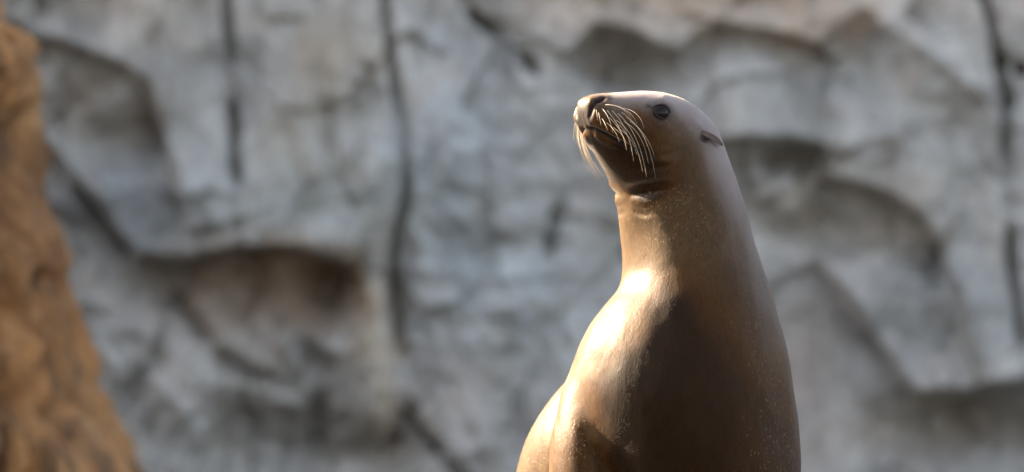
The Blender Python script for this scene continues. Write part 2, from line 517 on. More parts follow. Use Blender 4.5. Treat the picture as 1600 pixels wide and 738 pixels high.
def loft_rings(rings, sub=8, na=96):
    K = cat_interp(rings, sub)
    v = []
    for (lx, ly, rx, ry, yl, yr, a, psi) in K:
        A, B = P(lx, ly), P(rx, ry)
        A.y, B.y = yl, yr
        c = (A + B) / 2
        h = (B - A) / 2
        nd = Vector((math.sin(R(psi)), -math.cos(R(psi)), 0))
        for j in range(na):
            t = 2 * math.pi * j / na
            v.append(c - h * math.cos(t) + nd * (a * math.sin(t)))
    nr = len(K)
    f = [(i * na + j, i * na + (j + 1) % na, (i + 1) * na + (j + 1) % na, (i + 1) * na + j) for i in range(nr - 1) for j in range(na)]
    f.append(tuple(reversed(range(na))))
    f.append(tuple(range((nr - 1) * na, nr * na)))
    return v, f

def loft_path(keys, sub=8, na=48):
    """keys: px, py, y, rw, rd, ux, uy, uz : centre, half axes, direction of the first half axis"""
    K = cat_interp(keys, sub)
    C = [P(k[0], k[1], k[2]) for k in K]
    v = []
    nr = len(K)
    for i, k in enumerate(K):
        t = (C[min(i + 1, nr - 1)] - C[max(i - 1, 0)]).normalized()
        u = Vector(k[5:8])
        u = (u - t * u.dot(t)).normalized()
        wv = t.cross(u)
        for j in range(na):
            a = 2 * math.pi * j / na
            v.append(C[i] + u * (k[3] * math.cos(a)) + wv * (k[4] * math.sin(a)))
    f = [(i * na + j, i * na + (j + 1) % na, (i + 1) * na + (j + 1) % na, (i + 1) * na + j) for i in range(nr - 1) for j in range(na)]
    f.append(tuple(reversed(range(na))))
    f.append(tuple(range((nr - 1) * na, nr * na)))
    return v, f

def sea_lion_mesh():
    shells = [loft_rings(RINGS)]
    # hind body, going back and down to the left
    shells.append(loft_path([
        (1040, 560, 0.08, 0.10, 0.10, 1, 0, 0),
        (1024, 640, 0.12, 0.173, 0.17, 1, 0, 0),
        (1006, 735, 0.20, 0.226, 0.20, 1, 0, 0),
        (1000, 830, 0.36, 0.245, 0.215, 1, 0, 0),
        (985, 905, 0.58, 0.235, 0.195, 1, 0, 0),
        (962, 950, 0.82, 0.195, 0.155, 1, 0, 0),
        (945, 985, 1.04, 0.145, 0.11, 1, 0, 0),
        (920, 1012, 1.22, 0.10, 0.075, 1, 0, 0),
        (905, 1030, 1.36, 0.075, 0.045, 1, 0, 0),
        (900, 1036, 1.42, 0.03, 0.02, 1, 0, 0)], 8, 64))
    # right fore limb (picture left): shoulder, arm, wrist, flipper laid out on the rock
    shells.append(loft_path([
        (935, 565, 0.02, 0.020, 0.03, 1, 0, 0),
        (920, 610, 0.00, 0.045, 0.07, 1, 0, 0),
        (914, 655, -0.02, 0.053, 0.085, 1, 0, 0),
        (913, 700, -0.035, 0.061, 0.095, 1, 0, 0),
        (914, 760, -0.045, 0.063, 0.095, 1, 0, 0),
        (900, 850, -0.04, 0.050, 0.085, 1, 0, 0),
        (885, 950, -0.05, 0.040, 0.090, 1, 0, 0),
        (862, 1020, -0.05, 0.032, 0.095, 1, 0, 0.3),
        (815, 1052, -0.03, 0.020, 0.095, 0.3, 0, 1),
        (740, 1060, 0.03, 0.012, 0.090, 0, 0, 1),
        (660, 1063, 0.11, 0.008, 0.075, 0, 0, 1),
        (600, 1064, 0.18, 0.006, 0.030, 0, 0, 1)], 8, 48))
    # left fore limb (picture right)
    shells.append(loft_path([
        (1180, 680, 0.00, 0.03, 0.05, 1, 0, 0),
        (1196, 760, -0.03, 0.045, 0.07, 1, 0, 0),
        (1205, 850, -0.05, 0.050, 0.085, 1, 0, 0),
        (1222, 950, -0.06, 0.040, 0.090, 1, 0, 0),
        (1245, 1020, -0.06, 0.032, 0.095, 1, 0, -0.3),
        (1292, 1052, -0.05, 0.020, 0.095, -0.3, 0, 1),
        (1370, 1060, 0.00, 0.012, 0.090, 0, 0, 1),
        (1450, 1063, 0.06, 0.008, 0.075, 0, 0, 1),
        (1510, 1064, 0.12, 0.006, 0.030, 0, 0, 1)], 8, 48))
    # hind flippers
    for sx in (-1, 1):
        shells.append(loft_path([
            (912 + 25 * sx, 1020, 1.28, 0.03, 0.03, 0, 0, 1),
            (905 + 70 * sx, 1045, 1.42, 0.022, 0.055, 0, 0, 1),
            (900 + 120 * sx, 1062, 1.56, 0.012, 0.07, 0, 0, 1),
            (895 + 165 * sx, 1064, 1.70, 0.008, 0.075, 0, 0, 1),
            (890 + 195 * sx, 1065, 1.80, 0.006, 0.05, 0, 0, 1)], 6, 40))
    V, F = [], []
    for v, f in shells:
        b = len(V)
        V += v
        F += [tuple(i + b for i in q) for q in f]
    me = mesh('raw', V, F)
    bm = bmesh.new()
    bm.from_mesh(me)
    bmesh.ops.recalc_face_normals(bm, faces=bm.faces)
    bm.to_mesh(me)
    bm.free()
    o = bpy.data.objects.new('raw', me)
    COL.objects.link(o)
    md = o.modifiers.new('r', 'REMESH')
    md.mode = 'VOXEL'
    md.voxel_size = 0.0042
    md.use_smooth_shade = True
    ms = o.modifiers.new('s', 'SMOOTH')
    ms.factor = 0.5
    ms.iterations = 6
    dg = bpy.context.evaluated_depsgraph_get()
    dg.update()
    res = bpy.data.meshes.new_from_object(o.evaluated_get(dg))
    bpy.data.objects.remove(o)
    bpy.data.meshes.remove(me)
    return res

def refine_head(me):
    bm = bmesh.new()
    bm.from_mesh(me)
    for zlim, xr in ((CZ + 0.02, None), (CZ + 0.075, None)):
        es = [e for e in bm.edges if e.verts[0].co.z > zlim and e.verts[1].co.z > zlim and (zlim < CZ + 0.05 or e.verts[0].co.y < 0.05)]
        bmesh.ops.subdivide_edges(bm, edges=es, cuts=1, use_grid_fill=True)
    # the limb flows into the shoulder
    def at_px(p):
        k = S * (DIST + p.y) / DIST
        return 800 + p.x / k, 369 - (p.z - CZ) / k
    lv = []
    for v in bm.verts:
        if v.co.y < 0.06 and 0.3 < v.co.z < 0.62:
            x, y = at_px(v.co)
            if 868 < x < 990 and 560 < y < 780:
                lv.append((v, x, y))
    for _ in range(70):
        bmesh.ops.smooth_vert(bm, verts=[v for v, x, y in lv if (x - 925) ** 2 / 60 ** 2 + (y - 670) ** 2 / (100 if _ < 50 else 130) ** 2 < 1], factor=0.6, use_axis_x=True, use_axis_y=True, use_axis_z=True)
    vs = [v for v in bm.verts if v.co.z > CZ]
    for _ in range(3):
        bmesh.ops.smooth_vert(bm, verts=vs, factor=0.5, use_axis_x=True, use_axis_y=True, use_axis_z=True)
    bm.to_mesh(me)
    bm.free()

# sagittal plane of the head
HP = P(913, 180); HP.y = -0.104
HN = Vector((math.sin(R(28)), -math.cos(R(28)), 0))
def mirror_pt(p):
    return p - HN * (2 * (p - HP).dot(HN))

# whiskers: root, middle, tip in photo pixels
NEAR_WHISKERS = [
    ((940, 168), (949, 187), (955, 211)), ((947, 170), (966, 203), (976, 238)), ((955, 171), (975, 205), (987, 254)), ((964, 175), (991, 217), (1007, 278)),
    ((961, 187), (985, 217), (1001, 271)), ((970, 174), (1003, 215), (1021, 280)), ((977, 181), (1004, 212), (1020, 249)), ((931, 171), (931, 181), (932, 192)),
    ((935, 175), (935, 186), (937, 199)), ((940, 185), (943, 195), (947, 207)), ((955, 163), (980, 177), (993, 200)), ((944, 163), (966, 170), (984, 188)),
    ((967, 194), (978, 214), (985, 236)), ((951, 182), (967, 207), (975, 230)), ((974, 189), (997, 215), (1010, 258)), ((947, 192), (958, 207), (965, 224)),
    ((983, 188), (1000, 208), (1008, 232)), ((957, 199), (970, 214), (976, 228)), ((972, 168), (992, 180), (1003, 203)), ((968, 203), (983, 220), (992, 244)),
]

def brush_fields(px, py):
    """sculpting strokes on the near side of head, neck and chest, in metres along the normal"""
    d = np.zeros_like(px)
    def line(pts, amt, wd, fade=0.15):
        nonlocal d
        q, s, a = seg_dist(px, py, pts)
        e = np.clip(np.minimum(a, 1 - a) / fade, 0, 1) if fade else 1
        d = d + amt * np.exp(-(q / wd) ** 2) * (e * e * (3 - 2 * e) if fade else 1)
    def dot(cx, cy, rx, ry, amt, ang=0):
        nonlocal d
        c, s = math.cos(R(ang)), math.sin(R(ang))
        u = ((px - cx) * c + (py - cy) * s) / rx
        v = (-(px - cx) * s + (py - cy) * c) / ry
        d = d + amt * np.exp(-(u * u + v * v))
    # muzzle
    dot(948, 186, 26, 20, 0.009, 25)           # whisker pad
    dot(975, 205, 30, 16, 0.004, 25)
    dot(930, 183, 9, 11, 0.003)
    line([(898, 205), (918, 201), (930, 202), (945, 208), (965, 220), (990, 233), (1008, 238)], -0.0075, 3.6, 0.12)
    line([(925, 211), (945, 218), (970, 230)], 0.003, 7)          # lower lip
    line([(950, 153), (940, 155), (931, 160), (926, 168), (924, 180), (923, 190)], -0.0045, 3.0, 0.25)   # nostril and lip groove
    dot(938, 158, 6, 2.6, -0.006, -25)
    dot(921, 158, 8, 8, 0.003)
    # eye, brow, cheek
    dot(1033, 176, 15, 12, -0.006, 25)
    line([(1006, 164), (1020, 158), (1035, 157), (1047, 166), (1053, 182), (1060, 200)], 0.0028, 7.5, 0.4)
    line([(1017, 184), (1032, 195), (1046, 192)], 0.0015, 5)
    line([(1052, 182), (1064, 202), (1076, 222)], -0.003, 10, 0.5)
    dot(1000, 205, 34, 14, 0.0025, 15)
    # ear root
    line([(1074, 174), (1084, 189), (1096, 203), (1112, 213)], 0.0045, 6, 0.6)
    dot(1101, 219, 7, 5, -0.006, 25)
    # jowl and throat folds
    line([(985, 238), (1010, 242), (1035, 243), (1075, 234)], -0.0024, 4.5, 0.5)
    line([(985, 250), (1025, 252), (1070, 246)], 0.0015, 6, 0.5)
    line([(970, 262), (1015, 264), (1065, 256)], -0.0018, 5, 0.5)
    line([(965, 289), (980, 292), (1000, 289), (1035, 283), (1062, 282)], 0.0025, 5.5, 0.4)
    line([(956, 291), (968, 300), (985, 304), (1005, 303), (1035, 297), (1066, 296)], -0.004, 4.5, 0.5)
    line([(966, 304), (980, 313), (1005, 317), (1040, 312)], 0.0022, 6, 0.45)
    line([(968, 322), (985, 331), (1005, 336), (1035, 334)], -0.002, 5, 0.5)
    # chest: shoulder hollow and the crease over the fore limb
    line([(903, 660), (912, 680), (926, 700), (940, 722), (954, 755)], -0.006, 5.5, 0.35)
    line([(922, 668), (942, 694), (962, 726)], 0.005, 12, 0.4)
    dot(945, 520, 60, 45, 0.003, -40)
    dot(1010, 440, 40, 50, -0.0015)
    dot(1100, 600, 120, 100, 0.008)
    return d

def sculpt(me):
    n = len(me.vertices)
    co = np.empty(n * 3); me.vertices.foreach_get('co', co); co = co.reshape(-1, 3)
    no = np.empty(n * 3); me.vertices.foreach_get('normal', no); no = no.reshape(-1, 3)
    hn, hp = np.array(HN), np.array(HP)
    side = (co - hp) @ hn
    nside = no @ hn
    head = co[:, 2] > CZ + 0.02
    far = head & (side < 0)
    cm = np.where(far[:, None], co - 2 * side[:, None] * hn, co)
    px, py = to_px(cm)
    d = brush_fields(px, py)
    facing = np.where(head, np.abs(nside), -no[:, 1])
    wgt = np.clip(facing * 2.2 + 0.25, 0, 1) * (co[:, 1] < 0.35)
    wgt = np.where(head & (np.abs(side) < 0.012), np.clip(np.abs(side) / 0.012, 0.35, 1) * wgt, wgt)
    d = d * wgt
    # faint muscle and skin unevenness
    d += 0.0018 * fbm(co[:, 0] * 14, co[:, 1] * 14, co[:, 2] * 9, 3) * np.clip((CZ + 0.10 - co[:, 2]) / 0.1, 0.15, 1)
    co = co + no * d[:, None]
    me.vertices.foreach_set('co', co.ravel())
    # partly wet fur, partly shade painted on chest, chin and cheek; limb is damp
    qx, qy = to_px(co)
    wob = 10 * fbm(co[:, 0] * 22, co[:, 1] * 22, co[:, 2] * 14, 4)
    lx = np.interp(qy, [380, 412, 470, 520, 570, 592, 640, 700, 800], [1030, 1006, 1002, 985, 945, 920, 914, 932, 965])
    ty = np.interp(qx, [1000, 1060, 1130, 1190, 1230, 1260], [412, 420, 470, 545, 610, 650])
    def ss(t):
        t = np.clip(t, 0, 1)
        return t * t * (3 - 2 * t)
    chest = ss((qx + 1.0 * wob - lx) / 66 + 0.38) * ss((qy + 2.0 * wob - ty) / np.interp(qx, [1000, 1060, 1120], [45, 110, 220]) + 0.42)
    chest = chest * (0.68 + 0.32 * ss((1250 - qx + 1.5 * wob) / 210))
    chin = ss((qy + wob - np.interp(qx, [905, 930, 970, 1010, 1060], [190, 192, 206, 218, 240])) / 26) * ss((np.interp(qx, [950, 965, 1000, 1060], [286, 290, 312, 300]) - qy + wob) / 18 + 0.5) * ss((1085 - qx) / 70)  # shade under the jaw, laid in as darker fur
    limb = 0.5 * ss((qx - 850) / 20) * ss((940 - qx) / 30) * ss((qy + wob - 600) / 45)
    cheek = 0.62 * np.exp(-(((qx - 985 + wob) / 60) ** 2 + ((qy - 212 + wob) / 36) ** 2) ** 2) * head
    wet_shade = np.maximum(np.maximum(np.maximum(chest, cheek), chin), limb * (co[:, 1] < 0.08)) * (no[:, 1] < 0.5)
    at = me.attributes.new('wet_shade', 'FLOAT', 'POINT')
    at.data.foreach_set('value', wet_shade)
    # clumps of drier golden hair low on the neck, on the limb and down the right flank
    tuft = np.zeros(len(co))
    for cx, cy, rx, ry, ang, am in ((1050, 318, 60, 22, -10, 0.5), (1115, 305, 25, 22, 0, 0.3), (1020, 345, 50, 22, 0, 0.35), (1080, 350, 60, 40, 0, 0.15), (1195, 560, 30, 90, -10, 0.2), (1215, 690, 35, 80, 0, 0.3), (890, 690, 30, 60, 0, 0.35), (840, 690, 30, 60, 0, 0.25), (1190, 460, 25, 50, 0, 0.25)):
        c_, s_ = math.cos(R(ang)), math.sin(R(ang))
        u = ((qx - cx) * c_ + (qy - cy) * s_) / rx
        v_ = (-(qx - cx) * s_ + (qy - cy) * c_) / ry
        tuft = np.maximum(tuft, am * np.exp(-(u * u + v_ * v_)))
    at = me.attributes.new('tuft', 'FLOAT', 'POINT')
    at.data.foreach_set('value', tuft)
    # partly dried fur, partly sky sheen painted along crown, nape and right neck
    pale_sheen = np.zeros(len(co))
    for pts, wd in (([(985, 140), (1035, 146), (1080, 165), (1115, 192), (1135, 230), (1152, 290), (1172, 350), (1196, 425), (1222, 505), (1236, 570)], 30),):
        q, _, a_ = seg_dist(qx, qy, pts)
        pale_sheen = np.maximum(pale_sheen, np.exp(-((q + 0.8 * wob) / wd) ** 2) * np.clip((1 - a_) * 1.6, 0, 1))
    at = me.attributes.new('pale_sheen', 'FLOAT', 'POINT')
    at.data.foreach_set('value', pale_sheen)
    # bare dark skin: nose, lips, round the eyes
    ax, ay = to_px(np.where(far[:, None], co - 2 * ((co - hp) @ hn)[:, None] * hn, co))
    bare = 0.95 * np.exp(-(((ax - 914) / 12) ** 2 + ((ay - 181) / 21) ** 2) ** 3)
    for (bx_, by_), _, _ in NEAR_WHISKERS:                      # follicle pits
        bare = np.maximum(bare, 0.7 * np.exp(-((ax - bx_) ** 2 + (ay - by_) ** 2) / 2.2))
    for pts, wd, am in (([(952, 152), (941, 154), (932, 159), (926, 168), (923, 180), (922, 192)], 4.6, 1.0),
                        ([(905, 203), (918, 201), (930, 202), (945, 208), (965, 220), (990, 233), (1006, 238)], 3.4, 0.9),
                        ([(1012, 166), (1020, 169)], 4.0, 0.7)):
        q, _, a_ = seg_dist(ax, ay, pts)
        bare = np.maximum(bare, am * np.exp(-(q / wd) ** 2))
    bare = np.maximum(bare, 0.7 * np.exp(-(((ax - 1033) / 20) ** 2 + ((ay - 177) / 16) ** 2) ** 1.5))
    bare = np.maximum(bare, 0.8 * np.exp(-(((ax - 1102) / 8) ** 2 + ((ay - 218) / 5) ** 2)))
    bare = bare * head
    at = me.attributes.new('bare', 'FLOAT', 'POINT')
    at.data.foreach_set('value', bare)
    me.update()

def fur_mat(name='short_brown_fur', strands=False):
    m, nt, N, L, B = new_mat(name)
    tc = N.new('ShaderNodeTexCoord').outputs['Object']
    big = noise_n(N, L, mapping(N, L, tc, (1, 1, 0.6)), 9, 5, 0.6, 0.3)
    r = ramp(N, [(0.3, (0.043, 0.0216, 0.0078)), (0.5, (0.064, 0.0346, 0.013)), (0.72, (0.090, 0.052, 0.0215))])
    L.new(big.outputs[0], r.inputs[0])
    col = r.outputs[0]
    hair = noise_n(N, L, mapping(N, L, tc, (420, 420, 95)), 1.0, 4, 0.65, 0.2)
    r2 = ramp(N, [(0.28, (0.62, 0.60, 0.58)), (0.72, (1.38, 1.40, 1.42))])
    L.new(hair.outputs[0], r2.inputs[0])
    col = mixc(N, L, 1.0, col, r2.outputs[0], 'MULTIPLY')
    pa = N.new('ShaderNodeAttribute'); pa.attribute_name = 'pale_sheen'
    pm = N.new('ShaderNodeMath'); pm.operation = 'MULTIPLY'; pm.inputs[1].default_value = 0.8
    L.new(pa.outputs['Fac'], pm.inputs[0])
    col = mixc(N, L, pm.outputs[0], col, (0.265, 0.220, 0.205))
    wa = N.new('ShaderNodeAttribute'); wa.attribute_name = 'wet_shade'
    rw = ramp(N, [(0.0, (1, 1, 1)), (0.45, (0.86, 0.61, 0.34)), (1.0, (0.20, 0.15, 0.085))])  # golden light edge, then the dark of wet fur and painted shade
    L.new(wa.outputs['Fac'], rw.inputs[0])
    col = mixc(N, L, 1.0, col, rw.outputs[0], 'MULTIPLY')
    ta = N.new('ShaderNodeAttribute'); ta.attribute_name = 'tuft'
    vo = N.new('ShaderNodeTexVoronoi'); vo.inputs['Scale'].default_value = 1.0
    vo.inputs['Randomness'].default_value = 1.0
    wv_ = noise_n(N, L, tc, 300, 3)
    va = N.new('ShaderNodeVectorMath'); va.operation = 'MULTIPLY_ADD'
    va.inputs[1].default_value = (0.5, 0.5, 0.5)
    L.new(wv_.outputs['Color'], va.inputs[0]); L.new(mapping(N, L, tc, (290, 290, 170)), va.inputs[2])
    L.new(va.outputs[0], vo.inputs['Vector'])
    rv = ramp(N, [(0.16, (1, 1, 1)), (0.40, (0, 0, 0))])
    L.new(vo.outputs['Distance'], rv.inputs[0])
    sep = N.new('ShaderNodeSeparateColor'); L.new(vo.outputs['Color'], sep.inputs[0])
    lt = N.new('ShaderNodeMath'); lt.operation = 'LESS_THAN'
    L.new(sep.outputs[0], lt.inputs[0]); L.new(ta.outputs['Fac'], lt.inputs[1])
    tm = N.new('ShaderNodeMath'); tm.operation = 'MULTIPLY'
    L.new(lt.outputs[0], tm.inputs[0]); L.new(rv.outputs[0], tm.inputs[1])
    col = mixc(N, L, tm.outputs[0], col, (0.19, 0.115, 0.06))
    if strands:
        to = N.new('ShaderNodeAttribute'); to.attribute_name = 'tone'
        rt = ramp(N, [(0.0, (0.74, 0.72, 0.68)), (0.6, (1.05, 1.05, 1.03)), (1.0, (1.45, 1.42, 1.35))])
        L.new(to.outputs['Fac'], rt.inputs[0])
        col = mixc(N, L, 1.0, col, rt.outputs[0], 'MULTIPLY')
    ba = N.new('ShaderNodeAttribute'); ba.attribute_name = 'bare'
    col = mixc(N, L, ba.outputs['Fac'], col, (0.016, 0.011, 0.011))
    L.new(col, B.inputs['Base Color'])
    B.inputs['Roughness'].default_value = 0.48
    if not strands:
        B.inputs['Subsurface Weight'].default_value = 0.7       # light soaking through the coat
        B.inputs['Subsurface Radius'].default_value = (1.0, 0.45, 0.15)
        B.inputs['Subsurface Scale'].default_value = 0.022
    B.inputs['Specular IOR Level'].default_value = 0.12 if strands else 0.2
    B.inputs['Specular Tint'].default_value = (0.50, 0.40, 0.34, 1)
    B.inputs['Sheen Weight'].default_value = 0.06 if strands else 0.18
    B.inputs['Sheen Roughness'].default_value = 0.3
    B.inputs['Sheen Tint'].default_value = (0.95, 0.87, 0.83, 1)
    mid = noise_n(N, L, mapping(N, L, tc, (130, 130, 45)), 1.0, 4, 0.6)
    nb = bump(N, L, hair.outputs[0], 0.34, 0.0022)
    nb = bump(N, L, mid.outputs[0], 0.14, 0.003, nb)
    nb = bump(N, L, tm.outputs[0], 0.3, 0.0015, nb)
    if not strands:
        L.new(nb, B.inputs['Normal'])
    return m

def plain(name, col, rough, spec=0.5, coat=0.0):
    m, nt, N, L, B = new_mat(name)
    tc = N.new('ShaderNodeTexCoord').outputs['Object']
    n = noise_n(N, L, tc, 160, 4)
    r = ramp(N, [(0.3, tuple(c * 0.8 for c in col)), (0.7, tuple(c * 1.2 for c in col))])
    L.new(n.outputs[0], r.inputs[0])
    L.new(r.outputs[0], B.inputs['Base Color'])
    B.inputs['Roughness'].default_value = rough
    B.inputs['Specular IOR Level'].default_value = spec
    B.inputs['Coat Weight'].default_value = coat
    B.inputs['Coat Roughness'].default_value = 0.12
    return m

MAT_FUR = fur_mat()
MAT_STRAND = fur_mat('fur_strands', True)
MAT_EYE = plain('dark_eye', (0.010, 0.006, 0.004), 0.08, 0.16, 0.0)
MAT_LID = plain('dark_eyelid_skin', (0.022, 0.013, 0.010), 0.55, 0.2)
def whisker_mat():
    m, nt, N, L, B = new_mat('pale_whisker')
    tc = N.new('ShaderNodeTexCoord').outputs['Object']
    n = noise_n(N, L, tc, 60, 3)
    r = ramp(N, [(0.3, (0.70, 0.60, 0.47)), (0.7, (0.85, 0.77, 0.65))])
    L.new(n.outputs[0], r.inputs[0])
    L.new(r.outputs[0], B.inputs['Base Color'])
    B.inputs['Roughness'].default_value = 0.3
    t = N.new('ShaderNodeBsdfTranslucent')
    L.new(r.outputs[0], t.inputs['Color'])
    mx = N.new('ShaderNodeMixShader')
    mx.inputs[0].default_value = 0.5
    L.new(B.outputs[0], mx.inputs[1]); L.new(t.outputs[0], mx.inputs[2])
    L.new(mx.outputs[0], N['Material Output'].inputs['Surface'])
    return m
MAT_WHISKER = whisker_mat()
MAT_WATER = plain('water_bead', (0.45, 0.40, 0.34), 0.08, 0.6, 0.5)
MAT_EAR = plain('dark_ear_skin', (0.085, 0.056, 0.042), 0.6, 0.25)

def tube_mesh(name, pts, radii, na=6):
    v, f = [], []
    n = len(pts)
    for i, p in enumerate(pts):
        t = (pts[min(i + 1, n - 1)] - pts[max(i - 1, 0)]).normalized()
        u = t.orthogonal().normalized()
        if i:
            u = (pu - t * pu.dot(t)).normalized()
        pu = u
        wv = t.cross(u)
        for j in range(na):
            a = 2 * math.pi * j / na
            v.append(p + (u * math.cos(a) + wv * math.sin(a)) * radii[i])
    for i in range(n - 1):
        for j in range(na):
            f.append((i * na + j, i * na + (j + 1) % na, (i + 1) * na + (j + 1) % na, (i + 1) * na + j))
    f.append(tuple(reversed(range(na))))
    f.append(tuple(range((n - 1) * na, n * na)))
    return mesh(name, v, f)

def sea_lion():
    me = sea_lion_mesh()
    refine_head(me)
    sculpt(me)
    me.name = 'body'
    me.materials.clear()
    root = bpy.data.objects.new('sea_lion', None)
    COL.objects.link(root)
    root.location = (0.25, 0.1, 0.0)
    tag(root, 'sleek brown sea lion sitting upright with its head turned and whiskers lit', 'sea lion')
    bpy.context.view_layer.update()
    inv = root.matrix_world.inverted()
    def put(name, m_, mat):
        m_.transform(inv)
        return link(name, m_, mat, root)
    me.polygons.foreach_set('use_smooth', [True] * len(me.polygons))

    from mathutils.bvhtree import BVHTree
    bm = bmesh.new(); bm.from_mesh(me)
    bvh = BVHTree.FromBMesh(bm); bm.free()
    camp = Vector((0, -DIST, CZ))
    def hit(px, py):
        q = P(px, py)
        r = bvh.ray_cast(camp, (q - camp).normalized())
        return (r[0], r[1]) if r[0] is not None else (q, Vector((0, -1, 0)))

    def flip(m_):
        for vv in m_.vertices:
            vv.co = mirror_pt(vv.co)
        m_.flip_normals()
        return m_

    # eyes -------------------------------------------------------------
    ep, en = hit(1033, 176)
    en = (HN + 0.25 * Vector((0, 0, 1)) + 0.1 * Vector((-1, 0, 0))).normalized()
    er = 0.0185
    ec = ep - en * (er * 0.45)
    def eye_mesh():
        b = bmesh.new()
        bmesh.ops.create_uvsphere(b, u_segments=40, v_segments=24, radius=er)
        for vv in b.verts:
            vv.co += ec
        m_ = bpy.data.meshes.new('eye')
        b.to_mesh(m_); b.free()
        m_.polygons.foreach_set('use_smooth', [True] * len(m_.polygons))
        return m_
    ux = (Vector((1, 0, 0)) - en * en.x).normalized()
    uz = en.cross(ux).normalized()
    if uz.z < 0:
        uz = -uz
    def lid_mesh():
        pts, rr = [], []
        for i in range(49):
            a = 2 * math.pi * i / 48
            x = 0.0165 * math.cos(a)
            z = 0.0128 * math.sin(a) * (1 - 0.25 * abs(math.cos(a)) ** 3)
            ca, sa = math.cos(R(-22)), math.sin(R(-22))
            x, z = x * ca - z * sa, x * sa + z * ca
            dep = math.sqrt(max(er * er - x * x - z * z, 1e-6))
            pts.append(ec + ux * x + uz * z + en * (dep + 0.0004))
            rr.append(0.0012 + 0.0014 * max(math.sin(a + 0.3), 0) + 0.0006 * abs(math.sin(a)))
        return tube_mesh('eyelid', pts, rr, 10)
    for far in (0, 1):
        e = eye_mesh(); l = lid_mesh()
        if far:
            e, l = flip(e), flip(l)
        eo = put('eye', e, MAT_EYE)
        lo = put('eyelid', l, MAT_LID)
        lo.parent = eo

    # ears -------------------------------------------------------------
    def ear_mesh():
        p0, n0 = hit(1096, 207)
        p1, n1 = hit(1125, 229)
        ax = (p1 - p0)
        p0 = p0 - n0 * 0.002
        p1 = p0 + ax + n0 * 0.008
        pts, out = [], []
        v, f = [], []
        K = 14
        side_ = ax.cross(n0).normalized()
        for i in range(K + 1):
            t = i / K
            c = p0.lerp(p1, t) + n0 * (0.006 * math.sin(math.pi * t))
            wd = 0.0062 * (1 - 0.15 * t) * math.sqrt(max(1 - max(t - 0.55, 0) ** 2 / 0.2026, 0.0)) * (0.75 + 0.25 * math.sin(math.pi * t))
            th = 0.0040 * (1 - 0.5 * t) * (1 if t < 0.95 else 0.6)
            wd = max(wd, 0.001)
            for j in range(14):
                a = 2 * math.pi * j / 14
                v.append(c + side_ * (wd * math.cos(a)) + n0 * (th * math.sin(a) + 0.003 * math.cos(a) ** 2))
        for i in range(K):
            for j in range(14):
                f.append((i * 14 + j, i * 14 + (j + 1) % 14, (i + 1) * 14 + (j + 1) % 14, (i + 1) * 14 + j))
        f.append(tuple(reversed(range(14))))
        f.append(tuple(range(K * 14, K * 14 + 14)))
        m_ = mesh('ear', v, f)
        return m_
    for far in (0, 1):
        e = ear_mesh()
        if far:
            e = flip(e)
        put('ear', e, MAT_EAR)

    # whiskers ----------------------------------------------------------
    rnd = random.Random(5)
    farw = [
        ((910, 168), (893, 205), (926, 262)), ((908, 172), (894, 212), (932, 272)), ((910, 176), (898, 222), (938, 281)), ((907, 165), (890, 200), (915, 250)),
        ((911, 180), (902, 228), (943, 276)), ((908, 178), (896, 205), (908, 240)), ((910, 184), (904, 218), (928, 258)), ((907, 170), (895, 192), (902, 225)),
        ((911, 188), (906, 210), (916, 246)), ((909, 162), (896, 176), (899, 205)), ((911, 174), (903, 198), (920, 240)), ((908, 182), (899, 216), (920, 255)),
        ((907, 168), (891, 210), (920, 268)), ((909, 178), (900, 230), (934, 284)), ((907, 174), (896, 198), (906, 232)), ((910, 186), (906, 226), (936, 268)), ((906, 164), (893, 188), (897, 220)), ((909, 166), (898, 182), (903, 212)),
    ]
    wr = 0.00036
    def bez(a, b, c, n=12):
        return [a * (1 - t) ** 2 + b * (2 * t * (1 - t)) + c * t * t for t in [i / n for i in range(n + 1)]]
    for (r0, b0, t0) in NEAR_WHISKERS:
        p, nn = hit(*r0)
        A = p - nn * 0.002
        b0 = tuple(2 * m_ - 0.5 * (a_ + c_) for a_, m_, c_ in zip(r0, b0, t0))
        Bm = P(*b0); Bm.y = p.y - 0.030 - rnd.random() * 0.012
        C_ = P(*t0); C_.y = p.y - 0.018 - rnd.random() * 0.02
        pts = bez(A, Bm, C_)
        put('whisker', tube_mesh('whisker', pts, [wr * (1 - 0.7 * (i / 12)) for i in range(13)], 5), MAT_WHISKER)
    for (r0, b0, t0) in farw:
        q = P(*r0); q.y = -0.04
        loc, nrm, idx, dist = bvh.find_nearest(q)
        A = loc - nrm * 0.002
        Bm = P(*b0); Bm.y = A.y + 0.005 + rnd.random() * 0.02
        C_ = P(*t0); C_.y = A.y + 0.03 + rnd.random() * 0.03
        pts = bez(A, Bm, C_)
        put('whisker', tube_mesh('whisker', pts, [1.25 * wr * (1 - 0.7 * (i / 12)) for i in range(13)], 5), MAT_WHISKER)

    # beads of water clinging to the fur: too many and too small to pick apart
    bmd = bmesh.new()
    rd = random.Random(11)
    for x0, x1, y0, y1, cnt, r0 in ((866, 915, 655, 740, 45, 0.0010), (812, 856, 670, 740, 34, 0.0010), (900, 990, 490, 600, 5, 0.0009)):
        for _ in range(cnt):
            p, nn = hit(rd.uniform(x0, x1), rd.uniform(y0, y1))
            if nn.y > -0.1 or abs(p.y) > 0.6 or bvh.find_nearest(p)[3] > 0.001:
                continue
            rr = r0 * min(0.3 * math.exp(abs(rd.gauss(0, 0.75))), 1.5)
            mt = Matrix.Translation(p) @ nn.to_track_quat('Z', 'Y').to_matrix().to_4x4() @ Matrix.Diagonal((1, 1, 0.8, 1))
            bmesh.ops.create_icosphere(bmd, subdivisions=1, radius=rr, matrix=mt)
    dm = bpy.data.meshes.new('water_beads')
    bmd.to_mesh(dm); bmd.free()
